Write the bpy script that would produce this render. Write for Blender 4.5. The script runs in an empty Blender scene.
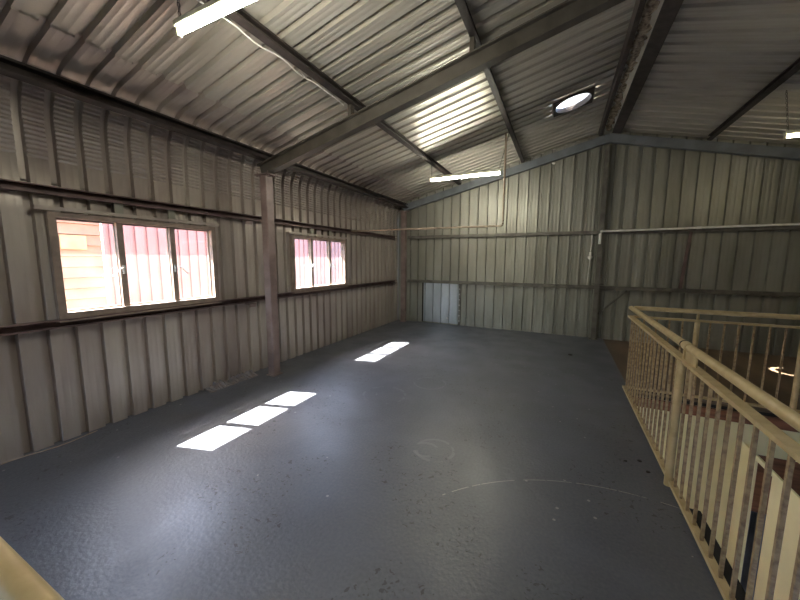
import bpy, math, random
from mathutils import Vector, Matrix
random.seed(7)
S = bpy.context.scene
COL = S.collection
PI = math.pi

# ------------------------------------------------------------------ camera
cam_data = bpy.data.cameras.new('camera')
cam_data.sensor_width = 36.0
cam_data.lens = 329.86*36/800
cam_data.clip_start = 0.02
cam = bpy.data.objects.new('camera', cam_data)
COL.objects.link(cam)
yaw, pitch, roll = 0.4519, 0.1223, 0.0052
F = Vector((-math.sin(yaw)*math.cos(pitch), math.cos(yaw)*math.cos(pitch), -math.sin(pitch)))
Rr = Vector((math.cos(yaw), math.sin(yaw), 0)); Uu = Rr.cross(F)
R2 = Rr*math.cos(roll)+Uu*math.sin(roll); U2 = -Rr*math.sin(roll)+Uu*math.cos(roll)
M = Matrix(((R2.x, U2.x, -F.x), (R2.y, U2.y, -F.y), (R2.z, U2.z, -F.z))).to_4x4()
M.translation = Vector((3.804, 0, 1.6))
cam.matrix_world = M
S.camera = cam

# ------------------------------------------------------------------ light
S.view_settings.view_transform = 'Standard'
S.view_settings.look = 'None'
S.view_settings.gamma = 1
S.view_settings.use_curve_mapping = False
S.view_settings.exposure = 2.08

SUN_DIR = Vector((0.80, 0.225, -1.0)).normalized()
w = bpy.data.worlds.new('sky'); S.world = w; w.use_nodes = True
nt = w.node_tree; nt.nodes.clear()
sky = nt.nodes.new('ShaderNodeTexSky')
sky.sky_type = 'NISHITA'; sky.sun_disc = False
sky.sun_elevation = math.asin(-SUN_DIR.z)
sky.sun_rotation = math.atan2(-SUN_DIR.x, -SUN_DIR.y)
sky.air_density = 1.0; sky.dust_density = 2.5
bg = nt.nodes.new('ShaderNodeBackground'); bg.inputs[1].default_value = 0.9
hs = nt.nodes.new('ShaderNodeHueSaturation'); hs.inputs['Saturation'].default_value = 1.0
wo = nt.nodes.new('ShaderNodeOutputWorld')
nt.links.new(sky.outputs[0], hs.inputs['Color']); nt.links.new(hs.outputs[0], bg.inputs[0]); nt.links.new(bg.outputs[0], wo.inputs[0])
sd = bpy.data.lights.new('sun', 'SUN'); sd.energy = 42; sd.angle = math.radians(0.55); sd.color = (1.0, .95, .86)
so = bpy.data.objects.new('sun', sd); COL.objects.link(so)
so.rotation_euler = SUN_DIR.to_track_quat('-Z', 'Y').to_euler(); so.location = (-8, -2, 12)

# ------------------------------------------------------------------ materials
def mat(name, col, rough=.5, metal=0., var=.12, scale=6., bump=0., bscale=40., stretch=(1, 1, 1), col2=None, spec=.5, emit=None, estr=0):
    m = bpy.data.materials.new(name); m.use_nodes = True
    n = m.node_tree.nodes; l = m.node_tree.links
    b = n['Principled BSDF']
    b.inputs['Roughness'].default_value = rough; b.inputs['Metallic'].default_value = metal
    b.inputs['Specular IOR Level'].default_value = spec
    tc = n.new('ShaderNodeTexCoord'); mp = n.new('ShaderNodeMapping'); mp.inputs['Scale'].default_value = stretch
    l.new(tc.outputs['Object'], mp.inputs[0])
    nz = n.new('ShaderNodeTexNoise'); nz.inputs['Scale'].default_value = scale; nz.inputs['Detail'].default_value = 6
    l.new(mp.outputs[0], nz.inputs[0])
    cr = n.new('ShaderNodeValToRGB')
    c = Vector(col); d = Vector(col2) if col2 else c*(1-var*2)
    cr.color_ramp.elements[0].position = .35; cr.color_ramp.elements[0].color = (*d, 1)
    cr.color_ramp.elements[1].position = .65; cr.color_ramp.elements[1].color = (*(c if col2 else c*(1+var)), 1)
    l.new(nz.outputs[0], cr.inputs[0]); l.new(cr.outputs[0], b.inputs['Base Color'])
    if bump:
        n2 = n.new('ShaderNodeTexNoise'); n2.inputs['Scale'].default_value = bscale; n2.inputs['Detail'].default_value = 4
        bp = n.new('ShaderNodeBump'); bp.inputs['Strength'].default_value = bump; bp.inputs['Distance'].default_value = .01
        l.new(mp.outputs[0], n2.inputs[0]); l.new(n2.outputs[0], bp.inputs['Height']); l.new(bp.outputs[0], b.inputs['Normal'])
    if emit:
        b.inputs['Emission Color'].default_value = (*emit, 1); b.inputs['Emission Strength'].default_value = estr
    return m

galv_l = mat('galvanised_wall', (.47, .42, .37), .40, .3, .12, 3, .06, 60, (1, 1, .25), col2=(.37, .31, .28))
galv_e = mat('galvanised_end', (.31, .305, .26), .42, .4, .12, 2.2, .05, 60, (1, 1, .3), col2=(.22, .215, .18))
galv_d = mat('low_bounce_steel', (.16, .15, .13), .6, .2, .12, 2.2, .05, 60)  # kept dark so the right and front walls bounce less light
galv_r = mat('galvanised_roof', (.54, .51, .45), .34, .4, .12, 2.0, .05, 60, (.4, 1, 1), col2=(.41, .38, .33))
steel = mat('dark_primer_steel', (.045, .035, .032), .5, .1, .2, 9, .1, 50)
steel_col = mat('column_paint', (.30, .225, .205), .42, .1, .2, 5, .05, 50, col2=(.19, .135, .125))
rafter_m = mat('rafter_paint', (.10, .088, .072), .45, .1, .15, 5, .05, 50)
rafter_g = mat('end_rafter_paint', (.15, .165, .18), .45, .1, .12, 5, .05, 50)
girt_m = mat('girt_primer', (.14, .09, .085), .5, .1, .2, 7, .1, 40)
girt_g = mat('girt_grey', (.13, .12, .10), .5, .1, .2, 7, .1, 40)
cream = mat('cream_paint', (.56, .44, .235), .38, 0, .10, 14, .05, 60, col2=(.45, .34, .17))
worn = mat('worn_cream_paint', (.42, .31, .16), .45, 0, .10, 35, .1, 80, col2=(.22, .14, .07))
wallcream = mat('cream_wall_paint', (.86, .82, .52), .6, 0, .04, 2, .05, 30)
frame_m = mat('window_frame_paint', (.26, .20, .165), .5, 0, .12, 12, .08, 60)
alu = mat('aluminium', (.62, .62, .60), .35, .6, .05, 8)
white = mat('white_plastic', (.78, .77, .73), .4, 0, .03, 8)
chalk = mat('pale_pvc', (.85, .84, .8), .45, 0, .06, 9)
conduit_m = mat('conduit_tan', (.40, .31, .23), .5, 0, .1, 9)
timber = mat('brown_timber', (.24, .10, .05), .6, 0, .2, 5, .1, 30, (.4, 4, 4))
dark = mat('black_gap', (.02, .018, .016), .8, 0, .1, 5)
foam = mat('foam_sealant', (.52, .42, .30), .9, 0, .2, 22, .6, 40, col2=(.16, .12, .08))
ply = mat('brown_board_floor', (.18, .125, .075), .55, 0, .2, 2.2, .1, 40, (1, .3, 1), col2=(.09, .06, .038))
low_floor = mat('lower_concrete', (.24, .26, .33), .45, 0, .1, 2, .05, 30)
pink = mat('pink_steel_cladding', (.20, .085, .082), .6, 0, .06, 3)
brick = mat('orange_boards', (.20, .095, .055), .7, 0, .1, 5, .1, 30)
ground_m = mat('pale_ground', (.36, .32, .27), .9, 0, .1, 2, .1, 20)
rubble_m = mat('grey_mortar', (.14, .14, .155), .9, 0, .2, 14, .6, 30, col2=(.22, .18, .16))
chain_m = mat('dull_chain', (.12, .11, .10), .5, .5, .1, 9)
tube_m = mat('lit_tube', (.9, .9, .85), .4, 0, .0, 5, emit=(1.0, .955, .80), estr=52)
batten_m = mat('enamel_batten', (.80, .80, .62), .4, 0, .03, 5)

def floor_material():
    m = bpy.data.materials.new('grey_floor_paint'); m.use_nodes = True
    n = m.node_tree.nodes; l = m.node_tree.links; b = n['Principled BSDF']
    tc = n.new('ShaderNodeTexCoord')
    def noise(s, d=6, dist=0):
        x = n.new('ShaderNodeTexNoise'); x.inputs['Scale'].default_value = s; x.inputs['Detail'].default_value = d
        x.inputs['Distortion'].default_value = dist; l.new(tc.outputs['Object'], x.inputs[0]); return x
    def ramp(src, p0, c0, p1, c1):
        r = n.new('ShaderNodeValToRGB'); r.color_ramp.elements[0].position = p0; r.color_ramp.elements[0].color = (*c0, 1)
        r.color_ramp.elements[1].position = p1; r.color_ramp.elements[1].color = (*c1, 1); l.new(src, r.inputs[0]); return r
    def mathn(op, a, bb=None, c=None):
        x = n.new('ShaderNodeMath'); x.operation = op
        for i, v in enumerate((a, bb, c)):
            if v is None: continue
            if isinstance(v, (int, float)): x.inputs[i].default_value = v
            else: l.new(v, x.inputs[i])
        return x.outputs[0]
    def mix(f, a, bb):
        x = n.new('ShaderNodeMix'); x.data_type = 'RGBA'; l.new(f, x.inputs[0])
        for i, v in ((6, a), (7, bb)):
            if isinstance(v, tuple): x.inputs[i].default_value = (*v, 1)
            else: l.new(v, x.inputs[i])
        return x.outputs[2]
    base = ramp(noise(1.3, 8, .6).outputs[0], .3, (.054, .059, .075), .7, (.080, .087, .110)).outputs[0]
    fine = ramp(noise(55, 3).outputs[0], .35, (0, 0, 0), .75, (1, 1, 1)).outputs[0]
    c = mix(mathn('MULTIPLY', fine, .45), base, (.13, .135, .15))
    # pale flecks
    vo = n.new('ShaderNodeTexVoronoi'); vo.inputs['Scale'].default_value = 7.5; l.new(tc.outputs['Object'], vo.inputs[0])
    fl = mathn('MULTIPLY', mathn('LESS_THAN', vo.outputs['Distance'], .075), mathn('GREATER_THAN', noise(.9, 2).outputs[0], .53))
    c = mix(mathn('MULTIPLY', fl, .7), c, (.36, .34, .32))
    # dark chips in clusters
    chip = mathn('MULTIPLY', mathn('GREATER_THAN', noise(30, 5, .8).outputs[0], .62), mathn('GREATER_THAN', noise(1.1, 2, .2).outputs[0], .53))
    c = mix(mathn('MULTIPLY', chip, .85), c, (.018, .018, .02))
    # scratched arc (door or gate swing)
    sp = n.new('ShaderNodeSeparateXYZ'); l.new(tc.outputs['Object'], sp.inputs[0])
    def ring(cx, cy, r, wd, nlim, ns):
        dx = mathn('SUBTRACT', sp.outputs[0], cx); dy = mathn('SUBTRACT', sp.outputs[1], cy)
        d = mathn('SQRT', mathn('ADD', mathn('MULTIPLY', dx, dx), mathn('MULTIPLY', dy, dy)))
        e = mathn('LESS_THAN', mathn('ABSOLUTE', mathn('SUBTRACT', d, r)), wd)
        return mathn('MULTIPLY', e, mathn('GREATER_THAN', noise(ns, 3).outputs[0], nlim))
    arc = mathn('MULTIPLY', ring(4.35, 1.1, 1.49, .0035, .42, 14), mathn('GREATER_THAN', sp.outputs[1], 2.0))
    c = mix(mathn('MULTIPLY', arc, .6), c, (.42, .40, .36))
    for q in ((2.93, 2.49, .16), (2.86, 2.46, .10), (1.75, 6.49, .16), (2.35, 3.9, .2), (2.0, 3.3, .25)):
        c = mix(mathn('MULTIPLY', ring(*q, .014, .48, 6), .45), c, (.16, .165, .18))
    l.new(c, b.inputs['Base Color'])
    rr = ramp(noise(2.2, 6).outputs[0], .3, (.36, .36, .36), .75, (.55, .55, .55)).outputs[0]
    l.new(rr, b.inputs['Roughness'])
    b.inputs['Specular IOR Level'].default_value = .8
    h = mathn('ADD', mathn('MULTIPLY', noise(3.2, 3, .5).outputs[0], 1.0), mathn('MULTIPLY', noise(42, 5).outputs[0], .45))
    h = mathn('SUBTRACT', h, mathn('MULTIPLY', chip, .25))
    bp = n.new('ShaderNodeBump'); bp.inputs['Strength'].default_value = .42; bp.inputs['Distance'].default_value = .014
    l.new(h, bp.inputs['Height']); l.new(bp.outputs[0], b.inputs['Normal'])
    return m
floor_m = floor_material()

def dusty_glass(name, dust):
    m = bpy.data.materials.new(name); m.use_nodes = True
    n = m.node_tree.nodes; l = m.node_tree.links; n.clear()
    o = n.new('ShaderNodeOutputMaterial'); t = n.new('ShaderNodeBsdfTransparent'); t.inputs[0].default_value = (.97, .97, .97, 1)
    tr = n.new('ShaderNodeBsdfTranslucent'); tr.inputs[0].default_value = (1, .96, .9, 1)
    g = n.new('ShaderNodeBsdfGlossy'); g.inputs['Roughness'].default_value = .05
    m1 = n.new('ShaderNodeMixShader'); m2 = n.new('ShaderNodeMixShader'); m2.inputs[0].default_value = .05
    tc = n.new('ShaderNodeTexCoord'); nz = n.new('ShaderNodeTexNoise'); nz.inputs['Scale'].default_value = 5; nz.inputs['Detail'].default_value = 5
    mr = n.new('ShaderNodeMapRange'); mr.inputs[1].default_value = .3; mr.inputs[2].default_value = .7
    mr.inputs[3].default_value = dust*.6; mr.inputs[4].default_value = dust*1.4
    l.new(tc.outputs['Object'], nz.inputs[0]); l.new(nz.outputs[0], mr.inputs[0]); l.new(mr.outputs[0], m1.inputs[0])
    l.new(t.outputs[0], m1.inputs[1]); l.new(tr.outputs[0], m1.inputs[2])
    l.new(m1.outputs[0], m2.inputs[1]); l.new(g.outputs[0], m2.inputs[2]); l.new(m2.outputs[0], o.inputs[0])
    return m
glass = dusty_glass('dusty_window_glass', .0065)
dome_m = dusty_glass('milky_dome', 2.0)
dome_m.node_tree.nodes['Translucent BSDF'].inputs[0].default_value = (.05, .052, .055, 1)

# ------------------------------------------------------------------ mesh helpers
class MB:
    def __init__(s): s.v = []; s.f = []
    def quadstrip(s, rows, closed=False, skip=None):
        b = len(s.v); nr = len(rows); nc = len(rows[0])
        for r in rows: s.v += [tuple(p) for p in r]
        for i in range(nr-1):
            for j in range(nc if closed else nc-1):
                k = (j+1) % nc
                if skip and skip(i, j): continue
                s.f.append((b+i*nc+j, b+i*nc+k, b+(i+1)*nc+k, b+(i+1)*nc+j))
        return s
    def box(s, a, c, bev=0.0):
        x0, y0, z0 = [min(a[i], c[i]) for i in range(3)]; x1, y1, z1 = [max(a[i], c[i]) for i in range(3)]
        if bev:
            e = min(bev, (x1-x0)*.45, (y1-y0)*.45, (z1-z0)*.45)
            ring = lambda d, z: [(x0+d, y0, z), (x1-d, y0, z), (x1, y0+d, z), (x1, y1-d, z), (x1-d, y1, z), (x0+d, y1, z), (x0, y1-d, z), (x0, y0+d, z)]
            ins = lambda z: [(x0+e, y0+e, z), (x1-e, y0+e, z), (x1-e, y0+e, z), (x1-e, y1-e, z), (x1-e, y1-e, z), (x0+e, y1-e, z), (x0+e, y1-e, z), (x0+e, y0+e, z)]
            b = len(s.v)
            rows = [ring(e, z0+e), ring(e, z1-e)]
            s.quadstrip(rows, True)
            for z, zz, o in ((z0, z0+e, 0), (z1, z1-e, 1)):
                q = len(s.v); s.v += [(x0+e, y0+e, z), (x1-e, y0+e, z), (x1-e, y1-e, z), (x0+e, y1-e, z)]
                r = b+o*8
                s.f += [(q, q+1, q+2, q+3), (r, r+1, q+1, q), (r+1, r+2, q+1), (r+2, r+3, q+2, q+1), (r+3, r+4, q+2), (r+4, r+5, q+3, q+2), (r+5, r+6, q+3), (r+6, r+7, q, q+3), (r+7, r, q)]
            return s
        b = len(s.v)
        s.v += [(x0, y0, z0), (x1, y0, z0), (x1, y1, z0), (x0, y1, z0), (x0, y0, z1), (x1, y0, z1), (x1, y1, z1), (x0, y1, z1)]
        s.f += [tuple(b+i for i in q) for q in ((0, 3, 2, 1), (4, 5, 6, 7), (0, 1, 5, 4), (1, 2, 6, 5), (2, 3, 7, 6), (3, 0, 4, 7))]
        return s
    def extrude(s, prof, a, c, up=(0, 0, 1)):
        """closed 2-D profile (u sideways, v up) swept from a to c"""
        a = Vector(a); c = Vector(c); d = (c-a).normalized(); up = Vector(up)
        u = d.cross(up).normalized(); v = u.cross(d)
        rows = [[p+u*q[0]+v*q[1] for q in prof] for p in (a, c)]
        b = len(s.v); s.quadstrip(rows, True); n = len(prof)
        s.f += [tuple(b+i for i in range(n))[::-1], tuple(b+n+i for i in range(n))]
        return s
    def tube(s, pts, r, n=12, cap=True):
        pts = [Vector(p) for p in pts]; rows = []
        ref = Vector((0, 0, 1))
        for i, p in enumerate(pts):
            d = (pts[min(i+1, len(pts)-1)]-pts[max(i-1, 0)]).normalized()
            rf = ref if abs(d.dot(ref)) < .95 else Vector((1, 0, 0)) if abs(d.x) < .9 else Vector((0, 1, 0))
            u = d.cross(rf).normalized(); v = u.cross(d)
            rad = r[i] if isinstance(r, (list, tuple)) else r
            rows.append([p+u*rad*math.cos(2*PI*k/n)+v*rad*math.sin(2*PI*k/n) for k in range(n)])
        b = len(s.v); s.quadstrip(rows, True)
        if cap: s.f += [tuple(b+k for k in range(n))[::-1], tuple(b+(len(rows)-1)*n+k for k in range(n))]
        return s
    def lathe(s, prof, c, n=24):
        rows = [[(c[0]+r*math.cos(2*PI*k/n), c[1]+r*math.sin(2*PI*k/n), c[2]+z) for k in range(n)] for r, z in prof]
        return s.quadstrip(rows, True)
    def torus(s, c, axis, R, r, stretch=1.0, n=10, m=5):
        c = Vector(c); ax = Vector(axis).normalized(); z = Vector((0, 0, 1)); u = z; v = ax.cross(z).normalized()
        rows = []
        for i in range(n+1):
            t = 2*PI*i/n; d = u*math.cos(t)*stretch+v*math.sin(t); p = c+d*R; dn = d.normalized()
            rows.append([p+dn*r*math.cos(2*PI*k/m)+ax*r*math.sin(2*PI*k/m) for k in range(m)])
        return s.quadstrip(rows, True)

def build(name, mb, m, parent=None, smooth=False):
    me = bpy.data.meshes.new(name)
    o = bpy.data.objects.new(name, me); COL.objects.link(o)
    off = Vector((0, 0, 0)); p = parent
    while p: off += p.location; p = p.parent
    me.from_pydata([tuple(Vector(q)-off) for q in mb.v], [], mb.f); me.validate()
    me.materials.append(m)
    if smooth:
        for poly in me.polygons: poly.use_smooth = True
        try: me.set_sharp_from_angle(angle=math.radians(smooth if smooth > 1 else 40))
        except Exception: pass
    me.update()
    if parent: o.parent = parent
    return o
def tag(o, label=None, cat=None, group=None, kind=None):
    if label: o['label'] = label
    if cat: o['category'] = cat
    if group: o['group'] = group
    if kind: o['kind'] = kind
    return o
def thing(name, loc, label, cat, group=None, kind=None):
    e = bpy.data.objects.new(name, None); COL.objects.link(e); e.location = loc; e.empty_display_size = .1
    return tag(e, label, cat, group, kind)
def struct(name, mb, m, label, smooth=False, cat=None):
    return tag(build(name, mb, m, None, smooth), label, cat or name.split('_')[0], None, 'structure')
def copy_tree(o, parent=None):
    c = o.copy(); COL.objects.link(c)
    if parent: c.parent = parent
    for ch in list(o.children): copy_tree(ch, c)
    return c

# C-section purlin / girt profile, open to one side
def cprof(h, wd, t=.012):
    return [(-wd/2, -h/2), (wd/2, -h/2), (wd/2, -h/2+t*1.6), (wd/2-t, -h/2+t*1.6), (wd/2-t, -h/2+t), (-wd/2+t, -h/2+t), (-wd/2+t, h/2-t), (wd/2-t, h/2-t), (wd/2-t, h/2-t*1.6), (wd/2, h/2-t*1.6), (wd/2, h/2), (-wd/2, h/2)]
def iprof(h, wd, tf=.012, tw=.009):
    a = wd/2; b = h/2; c = tw/2
    return [(-a, -b), (a, -b), (a, -b+tf), (c, -b+tf), (c, b-tf), (a, b-tf), (a, b), (-a, b), (-a, b-tf), (-c, b-tf), (-c, -b+tf), (-a, -b+tf)]
def rprof(h, wd): return [(-wd/2, -h/2), (wd/2, -h/2), (wd/2, h/2), (-wd/2, h/2)]

# ------------------------------------------------------------------ cladding
Y0, Y1 = -2.6, 7.84
RIDGE = 4.49; SL = .24; Z0 = 3.01
XR = 2*RIDGE
def ribs(lo, hi, phase, pitch, depth=.045, extra=()):
    """list of (position, outward offset, is_pan) along a sheet's width"""
    pts = []
    k0 = int(math.floor((lo-phase)/pitch))-1
    k = k0
    while phase+k*pitch < hi+pitch:
        c = phase+k*pitch
        pts += [(c-.030, 0), (c-.022, depth), (c+.022, depth), (c+.030, 0)]
        for q in (.36, .64):
            e = c+pitch*q; pts += [(e-.008, 0), (e-.003, .0012), (e+.003, .0012), (e+.008, 0)]
        k += 1
    pts.sort()
    def off(t):
        for (a, b), (c, d) in zip(pts, pts[1:]):
            if a <= t <= c: return b+(d-b)*(t-a)/(c-a) if c > a else b
        return 0
    ps = sorted(set([round(p[0], 5) for p in pts if lo < p[0] < hi]+[lo, hi]+[e for e in extra if lo < e < hi]))
    return [(t, off(t)) for t in ps]

YW1 = (1.235, 2.655); YW2 = (3.965, 5.365); ZW = (1.09, 1.955)
LPH, LP = 1.131, .1805
XS = -.035   # inner plane of the left wall sheet
BR = .42     # bullnose radius
zt = 2.671
ang_end = PI/2-math.atan(SL)
def left_path():
    p = []
    for z in (-.12, ZW[0]-.02, ZW[1]+.02, zt-.285): p.append(((XS, z), (-1, 0), 0))
    for i in range(1, 54): p.append(((XS, zt-.285+.285*i/54), (-1, 0), math.sin(2*PI*i/7.0)))
    n = 108
    for i in range(1, n+1):
        a = ang_end*i/n
        x = XS+BR-BR*math.cos(a); z = zt+BR*math.sin(a)
        cr = 1 if .0 < i/n < .76 else 0
        p.append(((x, z), (-math.cos(a), math.sin(a)), cr*math.sin(2*PI*i/7.0) if cr else 0))
    x, z = p[-1][0]
    for q in (.585, .60): p.append(((q, z+(q-x)*SL), p[-1][1], 0))
    return p
lp = left_path()
prof_y = ribs(Y0, Y1, LPH, LP, extra=(YW1[0], YW1[1], YW2[0], YW2[1]))
mb = MB(); rows = []
for (x, z), (nx, nz), c in lp:
    rows.append([(x+nx*(o+c*.0075*(1 if o < .002 else 0)), y, z+nz*(o+c*.0075*(1 if o < .002 else 0))) for y, o in prof_y])
def skip(i, j):
    if i != 1: return False
    ym = (prof_y[j][0]+prof_y[j+1][0])/2
    return YW1[0] < ym < YW1[1] or YW2[0] < ym < YW2[1]
mb.quadstrip(rows, False, skip)
struct('wall_left', mb, galv_l, 'corrugated galvanised left wall curving into the roof, with two windows', smooth=50)
XE = XS+BR-BR*math.cos(ang_end); ZE = zt+BR*math.sin(ang_end)

# roof, left slope: laps over the curved sheet near x=.6
def zroof(x): return Z0+SL*x if x <= RIDGE else Z0+SL*(XR-x)
dz0 = ZE-zroof(XE)
HOLE = (3.82, 5.80); HR = .25
rp = ribs(Y0, Y1, LPH, LP, extra=(HOLE[1]-HR, HOLE[1]+HR))
nvec = Vector((-SL, 0, 1)).normalized()
mb = MB()
xs = [.40, 1.5, 2.5, 3.2, HOLE[0]-HR, HOLE[0]+HR, 4.15, RIDGE-.06]
rows = [[(x+nvec.x*o, y, zroof(x)+.014+nvec.z*o) for y, o in rp] for x in xs]
mb.quadstrip(rows, False, lambda i, j: i == 4 and abs((rp[j][0]+rp[j+1][0])/2-HOLE[1]) < HR)
# plate with round hole around the vent
b0 = len(mb.v); n = 48
inner = []; outer = []
for k in range(n):
    t = 2*PI*k/n; c, s_ = math.cos(t), math.sin(t)
    inner.append((HOLE[0]+HR*.93*c, HOLE[1]+HR*.93*s_)); m_ = max(abs(c), abs(s_))
    outer.append((HOLE[0]+(HR+.03)*c/m_, HOLE[1]+(HR+.03)*s_/m_))
mb.quadstrip([[(x, y, zroof(x)+.011) for x, y in inner], [(x, y, zroof(x)+.011) for x, y in outer]], True)
ceil = struct('ceiling', mb, galv_r, 'corrugated galvanised roof slope on the left of the ridge with a round vent hole', smooth=50)
RP = .205
rp2 = ribs(Y0, Y1, 1.05, RP)
nv2 = Vector((SL, 0, 1)).normalized()
mb = MB()
rows = [[(x+nv2.x*o, y, zroof(x)+nv2.z*o) for y, o in rp2] for x in (RIDGE+.06, 6, 7.5, XR+.1)]
mb.quadstrip(rows)
struct('ceiling', mb, galv_r, 'corrugated galvanised roof slope on the right of the ridge', smooth=50)
# ridge capping
mb = MB()
mb.quadstrip([[(RIDGE-.20, y, zroof(RIDGE-.2)+.045), (RIDGE, y, zroof(RIDGE)+.05), (RIDGE+.20, y, zroof(RIDGE+.2)+.045)] for y in (Y0, Y1)])
struct('trim_1', mb, galv_r, 'folded ridge capping over the gap between the roof slopes')

# end wall (gable)
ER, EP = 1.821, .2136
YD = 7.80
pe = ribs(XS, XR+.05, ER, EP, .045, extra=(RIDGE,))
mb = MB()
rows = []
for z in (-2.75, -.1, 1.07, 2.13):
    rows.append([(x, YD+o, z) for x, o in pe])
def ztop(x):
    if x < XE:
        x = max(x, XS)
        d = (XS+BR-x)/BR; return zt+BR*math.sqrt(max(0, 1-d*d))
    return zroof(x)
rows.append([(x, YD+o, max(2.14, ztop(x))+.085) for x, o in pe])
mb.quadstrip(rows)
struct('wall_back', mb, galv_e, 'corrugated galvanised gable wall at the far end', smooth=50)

# right wall, front wall (unseen openings added to let daylight in), lower skirts
mb = MB()
mb.quadstrip([[(XR+o, y, z) for y, o in ribs(Y0, Y1, 1.0, .2)] for z in (-2.75, 3.05)])
struct('wall_right', mb, galv_d, 'corrugated galvanised right wall beyond the stairwell', smooth=50)
mb = MB()
pf = ribs(XS, XR, .5, .2, extra=(5.4, 8.0, .4, 1.1))
zs = (-2.75, -1.0, .0, .7, 2.3, 3.0)
mb.quadstrip([[(x, Y0-o, z) for x, o in pf] for z in zs], False, lambda i, j: (i == 0 and 5.4 < (pf[j][0]+pf[j+1][0])/2 < 8.0) or (i == 3 and .4 < (pf[j][0]+pf[j+1][0])/2 < 1.1))
mb.quadstrip([[(x, Y0-o, 3.0) for x, o in pf], [(x, Y0-o, zroof(x)) for x, o in pf]])
struct('wall_front', mb, galv_d, 'corrugated galvanised wall behind the viewer', smooth=50)
mb = MB()
ly = (Y0, .4, 5.6, Y1)
mb.quadstrip([[(XS, y, z) for y in ly] for z in (-2.75, -2.0, -.7, -.12)], False, lambda i, j: i == 1 and j == 1)  # unseen opening added here so sun and sky light the stairwell
struct('wall_left', mb, wallcream, 'plain lower storey wall under the left side')

# ------------------------------------------------------------------ floors
VX, VY = 4.62, 4.80     # void edges
mb = MB()
mb.box((-.09, Y0, -.14), (VX, VY, 0)).box((-.09, VY, -.14), (VX+.04, YD+.03, 0))
struct('floor', mb, floor_m, 'dark grey painted floor with chips, flecks and a scratched arc')
mb = MB(); mb.box((VX+.04, VY, -.028), (XR, YD, -.004))
struct('floor', mb, ply, 'brown board floor beyond the stairwell railing')
mb = MB(); mb.box((-.1, Y0, -2.8), (XR, YD+.05, -2.7))
struct('floor', mb, low_floor, 'blue grey concrete floor of the storey below')
mb = MB(); mb.box((VX+.03, VY-.02, -.185), (XR, VY+.02, -.075))
struct('trim_2', mb, timber, 'brown timber edge board under the far side of the stairwell')
mb = MB(); mb.box((VX+.05, VY+.03, -.075), (XR, VY+.06, -.03))
struct('trim_3', mb, dark, 'dark gap line under the brown floor boards')
mb = MB(); mb.box((VX, Y0, -.16), (VX+.09, 2.62, -.012))
struct('trim_4', mb, dark, 'dark steel edge beam along the stairwell side of the grey floor')
# lower storey walls seen through the stairwell
mb = MB(); mb.box((VX+.05, VY, -2.7), (5.82, VY+.08, -.187)).box((5.82, VY, -.52), (XR, VY+.08, -.187)).box((7.2, VY, -2.7), (XR, VY+.08, -.52))
struct('wall_lower_back', mb, wallcream, 'cream wall below the far side of the stairwell')
CX = 5.74
mb = MB()
mb.box((CX, 4.50, -2.7), (CX+.02, VY-.001, -.40)).box((CX, 3.0, -2.7), (CX+.02, 4.20, -.40)).box((CX, 4.20, -.45), (CX+.02, 4.50, -.40))
struct('wall_lower_side', mb, wallcream, 'low cream partition with a narrow doorway down in the stairwell')
mb = MB(); mb.box((5.9, 5.75, -1.75), (7.6, 5.8, -.2))
struct('trim_5', mb, timber, 'brown board standing behind the lower doorway')

# ------------------------------------------------------------------ steel frame
def steel_thing(name, prof, a, c, m, label, cat, up=(0, 0, 1), group=None):
    mb_ = MB().extrude(prof, a, c, up)
    return tag(build(name, mb_, m), label, cat, group)

# purlins: run along Y
def purlin(x, h, wd, flip, label, z=None, m=steel, y1=7.64):
    z = zroof(x)-h/2-.004 if z is None else z
    pr = cprof(h, wd)
    if flip: pr = [(-u, v) for u, v in pr][::-1]
    up = Vector((-SL, 0, 1)) if x < RIDGE else Vector((SL, 0, 1))
    return steel_thing('purlin', pr, (x, Y0+.03, z), (x, y1, z), m, label, 'beam', up)
purlin(.27, .10, .075, False, 'black eave purlin along the top of the curved left wall', z=2.912)
purlin(1.60, .085, .065, False, 'dark roof purlin carrying the left ends of the two near tube lights')
purlin(2.95, .085, .065, False, 'dark roof purlin halfway up the left slope')
purlin(4.33, .085, .055, False, 'dark ridge purlin on the left of the foam strip')
purlin(4.605, .085, .15, True, 'dark ridge purlin on the right of the foam strip')
purlin(5.96, .085, .065, True, 'dark roof purlin halfway down the right slope')
purlin(7.35, .085, .065, True, 'dark roof purlin low on the right slope')
purlin(8.7, .125, .075, True, 'black eave purlin along the right wall', z=2.98)

# main portal frame
YP = 3.235
def rafter(name, y, h, wd, drop, x0, m, lab, g=None, prof=None):
    root = thing(name, (x0, y, zroof(x0)-drop-h), lab, 'beam')
    pr = prof or iprof(h, wd, .014, .01)
    for xa, xb, nm in ((x0, RIDGE, 'left_slope'), (RIDGE, XR-x0, 'right_slope')):
        z = lambda x: zroof(x)-drop-h/2
        build('rafter_arm', MB().extrude(pr, (xa, y, z(xa)), (xb, y, z(xb))), m, root)
    z = zroof(RIDGE)-drop-h/2
    build('ridge_plate', MB().box((RIDGE-.008, y-wd/2-.005, z-h/2-.02), (RIDGE+.008, y+wd/2+.005, z+h/2)), m, root)
    return root
raf = rafter('rafter', YP+.035, .16, .10, .225, .17, rafter_m, 'dark steel rafter crossing the whole roof from the left wall column')
for x in (.27, 1.60, 2.95, 4.33, 4.66, 5.96, 7.35, 8.7):
    zc = zroof(x)-.225
    if .3 < x < 8.6: build('purlin_cleat', MB().box((x-.02, YP-.0, zc), (x+.02, YP+.07, zroof(x)-.098)), rafter_m, raf)
pr = rprof(.15, .10)
rafe = rafter('rafter', 7.69, .15, .09, .10, .17, rafter_g, 'blue grey steel rafter along the top of the far gable wall', prof=pr)

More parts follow.
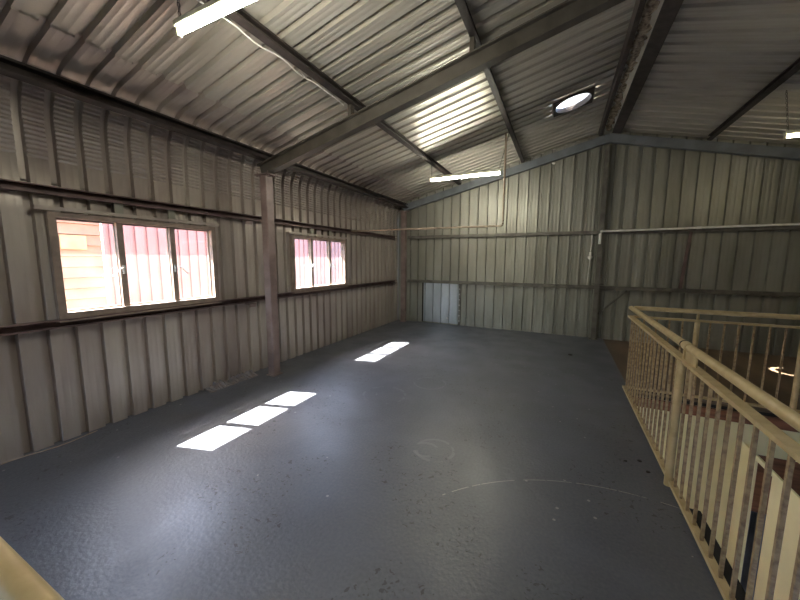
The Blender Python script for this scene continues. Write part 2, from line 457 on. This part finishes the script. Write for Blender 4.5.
def column(x, y, top, lab, m=steel_col, wd=.115, dp=.12):
    r = thing('steel_column', (x, y, 0), lab, 'column')
    build('shaft', MB().box((x-wd/2, y-dp/2, .012), (x+wd/2, y+dp/2, top-.014), .008), m, r)
    build('base_plate', MB().box((x-wd/2-.015, y-dp/2-.02, 0), (x+wd/2+.015, y+dp/2+.02, .012)), m, r)
    build('cap_plate', MB().box((x-wd/2-.06, y-dp/2-.025, top-.014), (x+wd/2+.06, y+dp/2+.025, top)), m, r)
    for sx in (-1, 1):
        for sy in (-1, 1):
            bx, by = x+sx*(wd/2+.035), y+sy*(dp/2)
            build('bolt', MB().lathe([(0, -.03), (.011, -.03), (.011, -.016), (.006, -.016), (.006, .03), (0, .03)], (bx, by, top), 8), m, r)
    return r
ctop = zroof(.28)-.225-.16-.012
c1 = column(.295, YP, ctop, 'brown steel column standing between the two windows')
tag(c1)
column(.185, 7.66, zroof(.19)-.10-.15-.012, 'brown steel column in the far left corner')
# rear gable column, goes up to the ridge
r = thing('gable_post', (4.475, 7.69, 0), 'dark grey post in the middle of the far gable wall', 'column')
build('shaft', MB().extrude(cprof(.09, .08, .008), (4.475, 7.69, .01), (4.475, 7.69, 3.78), (0, 1, 0)), girt_g, r)
build('base_plate', MB().box((4.39, 7.60, 0), (4.56, 7.76, .01)), girt_g, r)
build('splice_plate', MB().box((4.39, 7.615, 1.125), (4.58, 7.655, 1.14)), girt_g, r)

# girts
def girt(a, c, label, m, h=.07, wd=.06, side=(0, 0, 1), flip=False):
    pr = cprof(h, wd, .006)
    if flip: pr = [(-u, v) for u, v in pr][::-1]
    return steel_thing('wall_girt', pr, a, c, m, label, 'beam', side)
girt((.005, Y0+.05, 1.045), (.005, 7.58, 1.045), 'brown girt under the windows along the left wall', girt_m, .07, .07)
girt((.005, Y0+.05, 2.145), (.005, 7.58, 2.145), 'brown girt above the windows along the left wall', girt_m, .07, .07)
girt((.26, 7.755, 1.055), (XR-.1, 7.755, 1.055), 'lower dark girt along the far gable wall', girt_g, .07, .06, flip=True)
girt((.26, 7.755, 2.155), (XR-.1, 7.755, 2.155), 'upper dark girt along the far gable wall', girt_g, .07, .06, flip=True)

# short bracket under the girts at the column
for z, lb in ((1.0, 'small angle cleat below the lower girt at the middle column'), (2.1, 'small angle cleat below the upper girt at the middle column')):
    tag(build('angle_cleat', MB().box((-.02, YP-.17, z-.012), (.075, YP-.07, z)).box((.067, YP-.17, z-.05), (.075, YP-.07, z)), steel_col), lb, 'bracket')
# braces on the far wall
tag(build('flat_brace', MB().extrude(rprof(.01, .05), (5.87, 7.72, 2.12), (5.80, 7.72, 1.09), (0, 1, 0)), girt_m), 'brown flat strap leaning between the girts right of the gable post', 'brace')
tag(build('knee_brace', MB().extrude(rprof(.03, .03), (4.99, 7.71, 1.02), (4.53, 7.71, .52), (0, 1, 0)), girt_g), 'thin diagonal strut from gable post up to the lower girt', 'brace')

# low hatch in the gable wall
h = thing('door_1', (.66, 7.77, 0), 'low hatch of galvanised sheet at the left of the far wall', 'door', kind='structure')
build('hinge_strip', MB().box((.655, 7.775, .02), (.685, 7.79, 1.02)), dark, h)
build('edge_bar', MB().box((1.615, 7.745, .01), (1.665, 7.79, 1.02)), girt_g, h)
for k in range(7):
    z = .12+k*.13
    build('bolt', MB().lathe([(0, -.008), (.012, -.008), (.012, .008), (0, .008)], (1.64, 7.742, z), 8), alu, h)
panel_m = mat('newer_zinc_sheet', (.46, .50, .53), .32, .5, .08, 3, .04, 50, (1, 1, .3))
pp = ribs(.69, 1.61, ER, EP, .03)
build('hatch_sheet', MB().quadstrip([[(x, 7.788+o, z) for x, o in pp] for z in (.03, 1.02)]), panel_m, h, 50)
tag(build('light_leak_disc', MB().tube([(1.335, 7.79, .165), (1.335, 7.765, .165)], [.02, .017], 12), white), 'small white disc for a daylight leak low on the far wall hatch', 'light spot')  # white disc stands for a spot of daylight leaking through a hole

# ------------------------------------------------------------------ windows
def window(num, ya, yb, mull, lab):
    z0, z1 = ZW
    r = thing('window_%d' % num, (0, ya, z0), lab, 'window', kind='structure')
    t = .032
    fb = MB()
    fb.box((-.075, ya-.02, z0-.02), (.02, ya+t, z1+.02)).box((-.075, yb-t, z0-.02), (.02, yb+.02, z1+.02))
    fb.box((-.075, ya+t, z1-t+.01), (.02, yb-t, z1+.02)).box((-.075, ya+t, z0-.02), (.02, yb-t, z0+t+.01))
    build('window_frame', fb, frame_m, r)
    ed = [ya+t]+list(mull)+[yb-t]
    for m_ in mull:
        build('mullion', MB().box((-.065, m_-.026, z0+t+.01), (-.005, m_+.026, z1-t+.01)), frame_m, r)
    for i in range(3):
        a = ed[i]+(.023 if i else 0); b = ed[i+1]-(.023 if i < 2 else 0)
        s_ = MB(); q = .008
        s_.box((-.062, a, z0+t+.01), (-.046, a+q, z1-t+.01)).box((-.062, b-q, z0+t+.01), (-.046, b, z1-t+.01)).box((-.062, a+q, z0+t+.01), (-.046, b-q, z0+t+.025)).box((-.062, a+q, z1-t-.005), (-.046, b-q, z1-t+.01))
        sa = build('sash', s_, frame_m, r)
        build('pane', MB().box((-.053, a+q, z0+t+.022), (-.050, b-q, z1-t-.002)), glass, sa)
    # latches at the mullions
    for m_, d in zip(mull, (-1, 1)):
        lt = MB().box((-.006, m_-.01, z0+.36), (.02, m_+.01, z0+.44))
        lt.tube([(.02, m_, z0+.42), (.04, m_+d*.04, z0+.41), (.045, m_+d*.11, z0+.34)], .006, 8)
        build('handle', lt, alu, r)
    # head rail of thin angle, propped off the girt
    hr = MB().box((-.01, ya-.09, z1+.045), (.03, yb+.06, z1+.062)).box((.024, ya-.09, z1+.03), (.03, yb+.06, z1+.045))
    build('head_rail', hr, galv_l, r)
    for m_ in mull:
        build('hanger_strap', MB().box((.0, m_-.035, z1+.02), (.012, m_+.035, 2.115)), galv_e, r)
    build('sill_lip', MB().box((-.02, ya-.03, z0-.034), (.05, yb+.03, z0-.022)), frame_m, r)
    # sheet-metal hood outside
    hd = MB(); xo = -.42; zo = 1.63+1.25*.37
    hd.v += []
    hd.quadstrip([[(-.08, y, 2.22), (xo, y, zo+.012), (xo, y, zo), (-.08, y, 2.205)] for y in (ya-.35, yb+.35)], True)
    build('hood', hd, galv_l, r)
    return r
window(1, YW1[0], YW1[1], (1.715, 2.19), 'wide three-pane window on the left, nearest the viewer')
window(2, YW2[0], YW2[1], (4.43, 4.913), 'smaller looking three-pane window further along the left wall')

# outside
tag(struct('ground', MB().box((-14, -8, -2.85), (-.1, 22, -2.72)), ground_m, 'pale ground outside the windows'))
pf = ribs(3.02, 20, 3.1, .2, .03)
pk = MB().quadstrip([[(-3.5-o, y, z) for y, o in pf] for z in (-2.7, 3.2)])
tag(build('neighbour_shed_wall', pk, pink), 'pink corrugated shed wall seen through both windows', 'wall')
nb = thing('neighbour_cabin', (-3.6, -4, -2.7), 'orange weatherboard building seen at the left of the near window', 'building')
bd = MB()
z = -2.7
while z < 3.1:
    bd.quadstrip([[(-3.52, y, z), (-3.49, y, z+.01), (-3.52, y, z+.18)] for y in (-6, 3.0)]); z += .18
build('boarding', bd, brick, nb)
fw = MB().box((-3.49, 2.45, 1.74), (-3.47, 2.78, 1.97))
build('window_panel', fw, mat('yellow_panel', (.28, .19, .08), .6), nb)
tag(build('board_fence', MB().box((-2.62, -4, -2.7), (-2.58, 14, .35)).box((-2.64, -4, .18), (-2.56, 14, .22)).box((-2.64, -4, .35), (-2.56, 14, .38)), brick), 'low orange board fence outside the windows', 'fence')

# ------------------------------------------------------------------ roof vent
v = thing('roof_vent', (HOLE[0], HOLE[1], zroof(HOLE[0])), 'round roof vent with a milky white dome near the ridge', 'vent')
zv = zroof(HOLE[0])
def rp3(u, v_, h_):
    x = HOLE[0]+u
    return (x+nvec.x*h_, HOLE[1]+v_, zroof(x)+nvec.z*h_)
th = MB().quadstrip([[rp3(HR*.935*math.cos(2*PI*k/48), HR*.935*math.sin(2*PI*k/48), hh) for k in range(48)] for hh in (-.02, .05)], True)
build('throat', th, steel, v, True)
dm = MB(); DR = .229
dm.quadstrip([[rp3(.02+DR*math.sin(a)*math.cos(2*PI*k/40), DR*math.sin(a)*math.sin(2*PI*k/40), .045+.05*math.cos(a)) for k in range(40)] for a in [.02+i*(PI/2-.02)/8 for i in range(9)]], True)
build('dome', dm, dome_m, v, True)
fl = MB()
a_ = HR*.93; q_ = HR+.012
ring_i = [rp3(a_*math.cos(2*PI*k/48), a_*math.sin(2*PI*k/48), -.012) for k in range(48)]
ring_o = []
for k in range(48):
    c, s_ = math.cos(2*PI*k/48), math.sin(2*PI*k/48); m_ = max(abs(c), abs(s_)); ring_o.append(rp3(q_*c/m_, q_*s_/m_, -.012))
fl.quadstrip([ring_i, ring_o], True)
build('flange', fl, steel, v)

# ------------------------------------------------------------------ foam strip at the ridge
fm = MB(); rows = []
random.seed(3)
yy = Y0+.1
while yy < 7.65:
    wv = .042+.012*math.sin(yy*3)+random.uniform(-.02, .02)
    cz = zroof(RIDGE)-.035+random.uniform(-.012, .012); cx = RIDGE-.045+random.uniform(-.02, .02)
    rows.append([(cx+wv*math.cos(2*PI*k/12)*(1+random.uniform(-.2, .2)), yy, cz+.022*math.sin(2*PI*k/12)*(1+random.uniform(-.4, .4))) for k in range(12)])
    yy += .06
fm.quadstrip(rows, True)
tag(build('foam_strip', fm, foam, None, 60), 'ragged tan foam filling between the two ridge purlins', 'sealant')

# ------------------------------------------------------------------ tube lights
def make_lamp(x, y, z, ends, tm, label, L=1.24):
    r = thing('tube_light', (x, y, z), label, 'light', 'hanging fluorescent tube lights')
    build('batten', MB().box((x, y-.03, z+.012), (x+L, y+.03, z+.05), .006), batten_m, r)
    for s_ in (0, 1):
        xx = x+.004 if not s_ else x+L-.024
        build('lamp_holder', MB().box((xx, y-.017, z-.035), (xx+.02, y+.017, z+.014), .004), batten_m, r)
    build('tube', MB().tube([(x+.024, y, z-.014), (x+L-.024, y, z-.014)], .0145, 14), tm, r, True)
    for s_, top in zip((.03, L-.04), ends):
        a = Vector((x+s_, y, z+.05)); b = Vector((top[0], y, top[1])); n_ = max(2, int((b-a).length/.024))
        ch = MB()
        for k in range(n_):
            ch.torus(a.lerp(b, (k+.5)/n_), (1, 0, 0) if k % 2 else (0, 1, 0), .009, .0022, 1.6)
        ch.tube([a+Vector((.006, 0, 0)), b+Vector((.006, 0, 0))], .0025, 6)
        build('chain', ch, chain_m, r)
    return r
L1 = make_lamp(1.585, 1.40, 2.995, ((1.61, 3.275), (2.92, 3.60)), tube_m, 'lit fluorescent tube light at the top left, nearest the viewer')
L2 = copy_tree(L1); L2.location = (1.60, 5.75, 3.02); L2['label'] = 'lit fluorescent tube light hanging in the middle of the left slope'
old_tube_m = mat('ageing_lit_tube', (.9, .9, .8), .4, 0, .0, 5, emit=(1.0, .88, .58), estr=9)
L3 = make_lamp(6.03, 5.55, 3.04, ((6.0, 3.54), (7.33, 3.21)), old_tube_m, 'lit fluorescent tube light cut off by the right edge under the right slope')

# ------------------------------------------------------------------ conduits
cb = MB().tube([(XS+.01, 5.64, 2.155), (2.80, 5.72, 2.16), (2.87, 5.72, 2.16), (2.90, 5.72, 2.19), (2.90, 5.72, 2.25), (2.895, 5.72, 3.60)], .016, 10)
tag(build('conduit_pipe', cb, conduit_m, None, True), 'thin tan conduit running from the left wall and turning up to the roof', 'pipe')
w2 = thing('conduit_pipe', (4.46, 7.71, 2.2), 'white conduit along the upper girt from gable post to the right edge', 'pipe')
build('run', MB().tube([(4.475, 7.635, 2.165), (7.0, 7.70, 2.20), (XR-.1, 7.70, 2.20)], .019, 12), chalk, w2, True)
build('elbow', MB().tube([(4.50, 7.635, 2.165), (4.465, 7.635, 2.16), (4.46, 7.635, 2.12), (4.46, 7.635, 1.92)], .026, 12), chalk, w2, True)
build('coupling', MB().tube([(5.93, 7.672, 2.186), (6.0, 7.674, 2.187)], .026, 12), chalk, w2, True)
sn = thing('bulb_holder', (4.32, 7.74, 1.70), 'small white bulb holder on a wire left of the gable post', 'lamp')
build('wire', MB().tube([(4.325, 7.745, 2.13), (4.335, 7.745, 1.95), (4.32, 7.745, 1.78)], .006, 6), chalk, sn)
build('holder', MB().lathe([(0, .06), (.022, .06), (.026, 0), (.026, -.01), (0, -.01)], (4.32, 7.745, 1.71), 14), white, sn, True)
build('bulb', MB().lathe([(0, -.085)]+[(.045*math.sin(a), -.04-.045*math.cos(a)) for a in [PI*i/8 for i in range(1, 8)]]+[(0, .0)], (4.32, 7.745, 1.70), 14), white, sn, True)
tag(build('wire', MB().tube([(4.325, 7.75, 1.66), (4.31, 7.75, 1.40), (4.30, 7.75, 1.10)], .005, 6), chalk), 'thin pale wire dropping from the bulb holder to the girt', 'wire')
tag(build('dome_lamp', MB().lathe([(0, -.03), (.02, -.026), (.035, -.01), (.038, 0), (0, 0)], (3.55, 7.60, 3.55), 14), white, None, True), 'tiny white fitting under the far rafter', 'lamp')
# cable clipped to the second purlin
pts = []
for k in range(24):
    yy = 1.25+k*.085; pts.append((1.555-.012*math.sin(k*.9), yy, zroof(1.56)-.10-.008*math.cos(k*1.3)))
tag(build('light_cable', MB().tube(pts, .006, 6), chalk), 'pale electric cable sagging along the purlin by the near light', 'cable')
# cable on the floor by the left wall
pts = [(.03+.02*math.sin(k*.7), .2+k*.09, .012+.006*math.sin(k*1.1)) for k in range(14)]
tag(build('floor_cable', MB().tube(pts, .004, 6), conduit_m), 'thin pale cable lying along the foot of the left wall', 'cable')

# mortar rubble beside column
random.seed(12)
rb = MB(); rows = []
for i in range(40):
    y = 2.42+i*.018; hh = .012+.055*random.random()*(1 if 4 < i < 38 else .3)
    rows.append([(-.02, y, .001), (-.02, y, hh+.01), (.03+random.uniform(-.01, .01), y, hh), (.075+random.uniform(-.015, .015), y, hh*.5), (.12+random.uniform(-.02, .02), y, .001)])
rb.quadstrip(rows)
tag(build('mortar_fillet', rb, rubble_m), 'rough crumbling mortar fillet at the wall foot beside the middle column', 'mortar')
# small debris on the floor
def pebble(x, y, s, m, lab):
    p = MB(); rr = [(0, 0), (s, .0), (s*.9, s*.35), (s*.4, s*.5), (0, s*.52)]
    p.lathe(rr, (x, y, .0005), 7)
    p.v = [(a+random.uniform(-.2, .2)*s, b+random.uniform(-.2, .2)*s, c) for a, b, c in p.v]
    return tag(build('debris_chip', p, m), lab, 'debris')
pebble(4.03, 6.18, .035, dark, 'black scrap lying on the grey floor near the far right')
pebble(4.46, 3.07, .016, dark, 'black chip on the floor beside the railing, further one')
pebble(4.49, 2.93, .014, dark, 'black chip on the floor beside the railing, nearer one')
pebble(4.36, 3.02, .014, dark, 'small black chip left of the two by the railing')

# ------------------------------------------------------------------ railings
ZH, ZF, ZB = 1.03, .935, .045
def railing(axis, p0, a, b, posts, first, lab, bal=True, pitch=.1215, off=0.0):
    """guard rail along one axis: handrail, flat top bar, bottom bar, posts, balusters"""
    P = (lambda t, u, z: (p0+u, t, z)) if axis == 'y' else (lambda t, u, z: (t, p0+u, z))
    r = thing('guard_rail', P(a, 0, 0), lab, 'railing')
    build('handrail', MB().tube([P(a, 0, ZH), P(b, 0, ZH)], .026, 16), cream, r, True)
    build('top_bar', MB().box(P(a, -.026, ZF-.006), P(b, .026, ZF+.002)).box(P(a, -.026, ZF-.02), P(b, -.020, ZF-.006)), cream, r)
    build('bottom_bar', MB().box(P(a, -.02, ZB-.006), P(b, .02, ZB+.004)).box(P(a, -.02, ZB-.02), P(b, -.014, ZB-.006)), cream, r)
    for t in posts:
        ps = build('post', MB().tube([P(t, off, .0), P(t, off, ZF-.007)], .025, 18), cream, r, True)
        build('standoff', MB().box(P(t-.01, -.01, ZF+.002), P(t+.01, .01, ZH-.02)), cream, r)
    t = first; k = 0
    while t < b-.03:
        if all(abs(t-q) > .05 for q in posts):
            build('baluster', MB().box(P(t-.0075, -.0075, ZB+.004), P(t+.0075, .0075, ZF-.006)), worn, r)
        t += pitch
    return r
RX = 4.60
ra = railing('y', RX, .167, VY, (2.82, .9), .30, 'long cream railing running along the stairwell towards the viewer', off=-.015)
build('sleeve', MB().tube([(RX, 2.74, ZH), (RX, 2.83, ZH)], .0295, 16), cream, ra, True)
build('joint_gap', MB().tube([(RX, 2.845, ZH), (RX, 2.862, ZH)], .0275, 16), dark, ra, True)
build('gusset_plate', MB().box((RX-.004, 2.60, ZF+.002), (RX+.004, 2.80, ZH-.03)), cream, ra)
rb_ = railing('x', VY, RX+.03, 8.9, (5.235, 6.09, 6.95, 7.9), 4.74, 'cream railing across the far side of the stairwell')
rc = railing('x', .167, 1.3, RX-.03, (1.9, 3.9), 1.4, 'cream railing corner at the bottom left edge closest to the viewer')
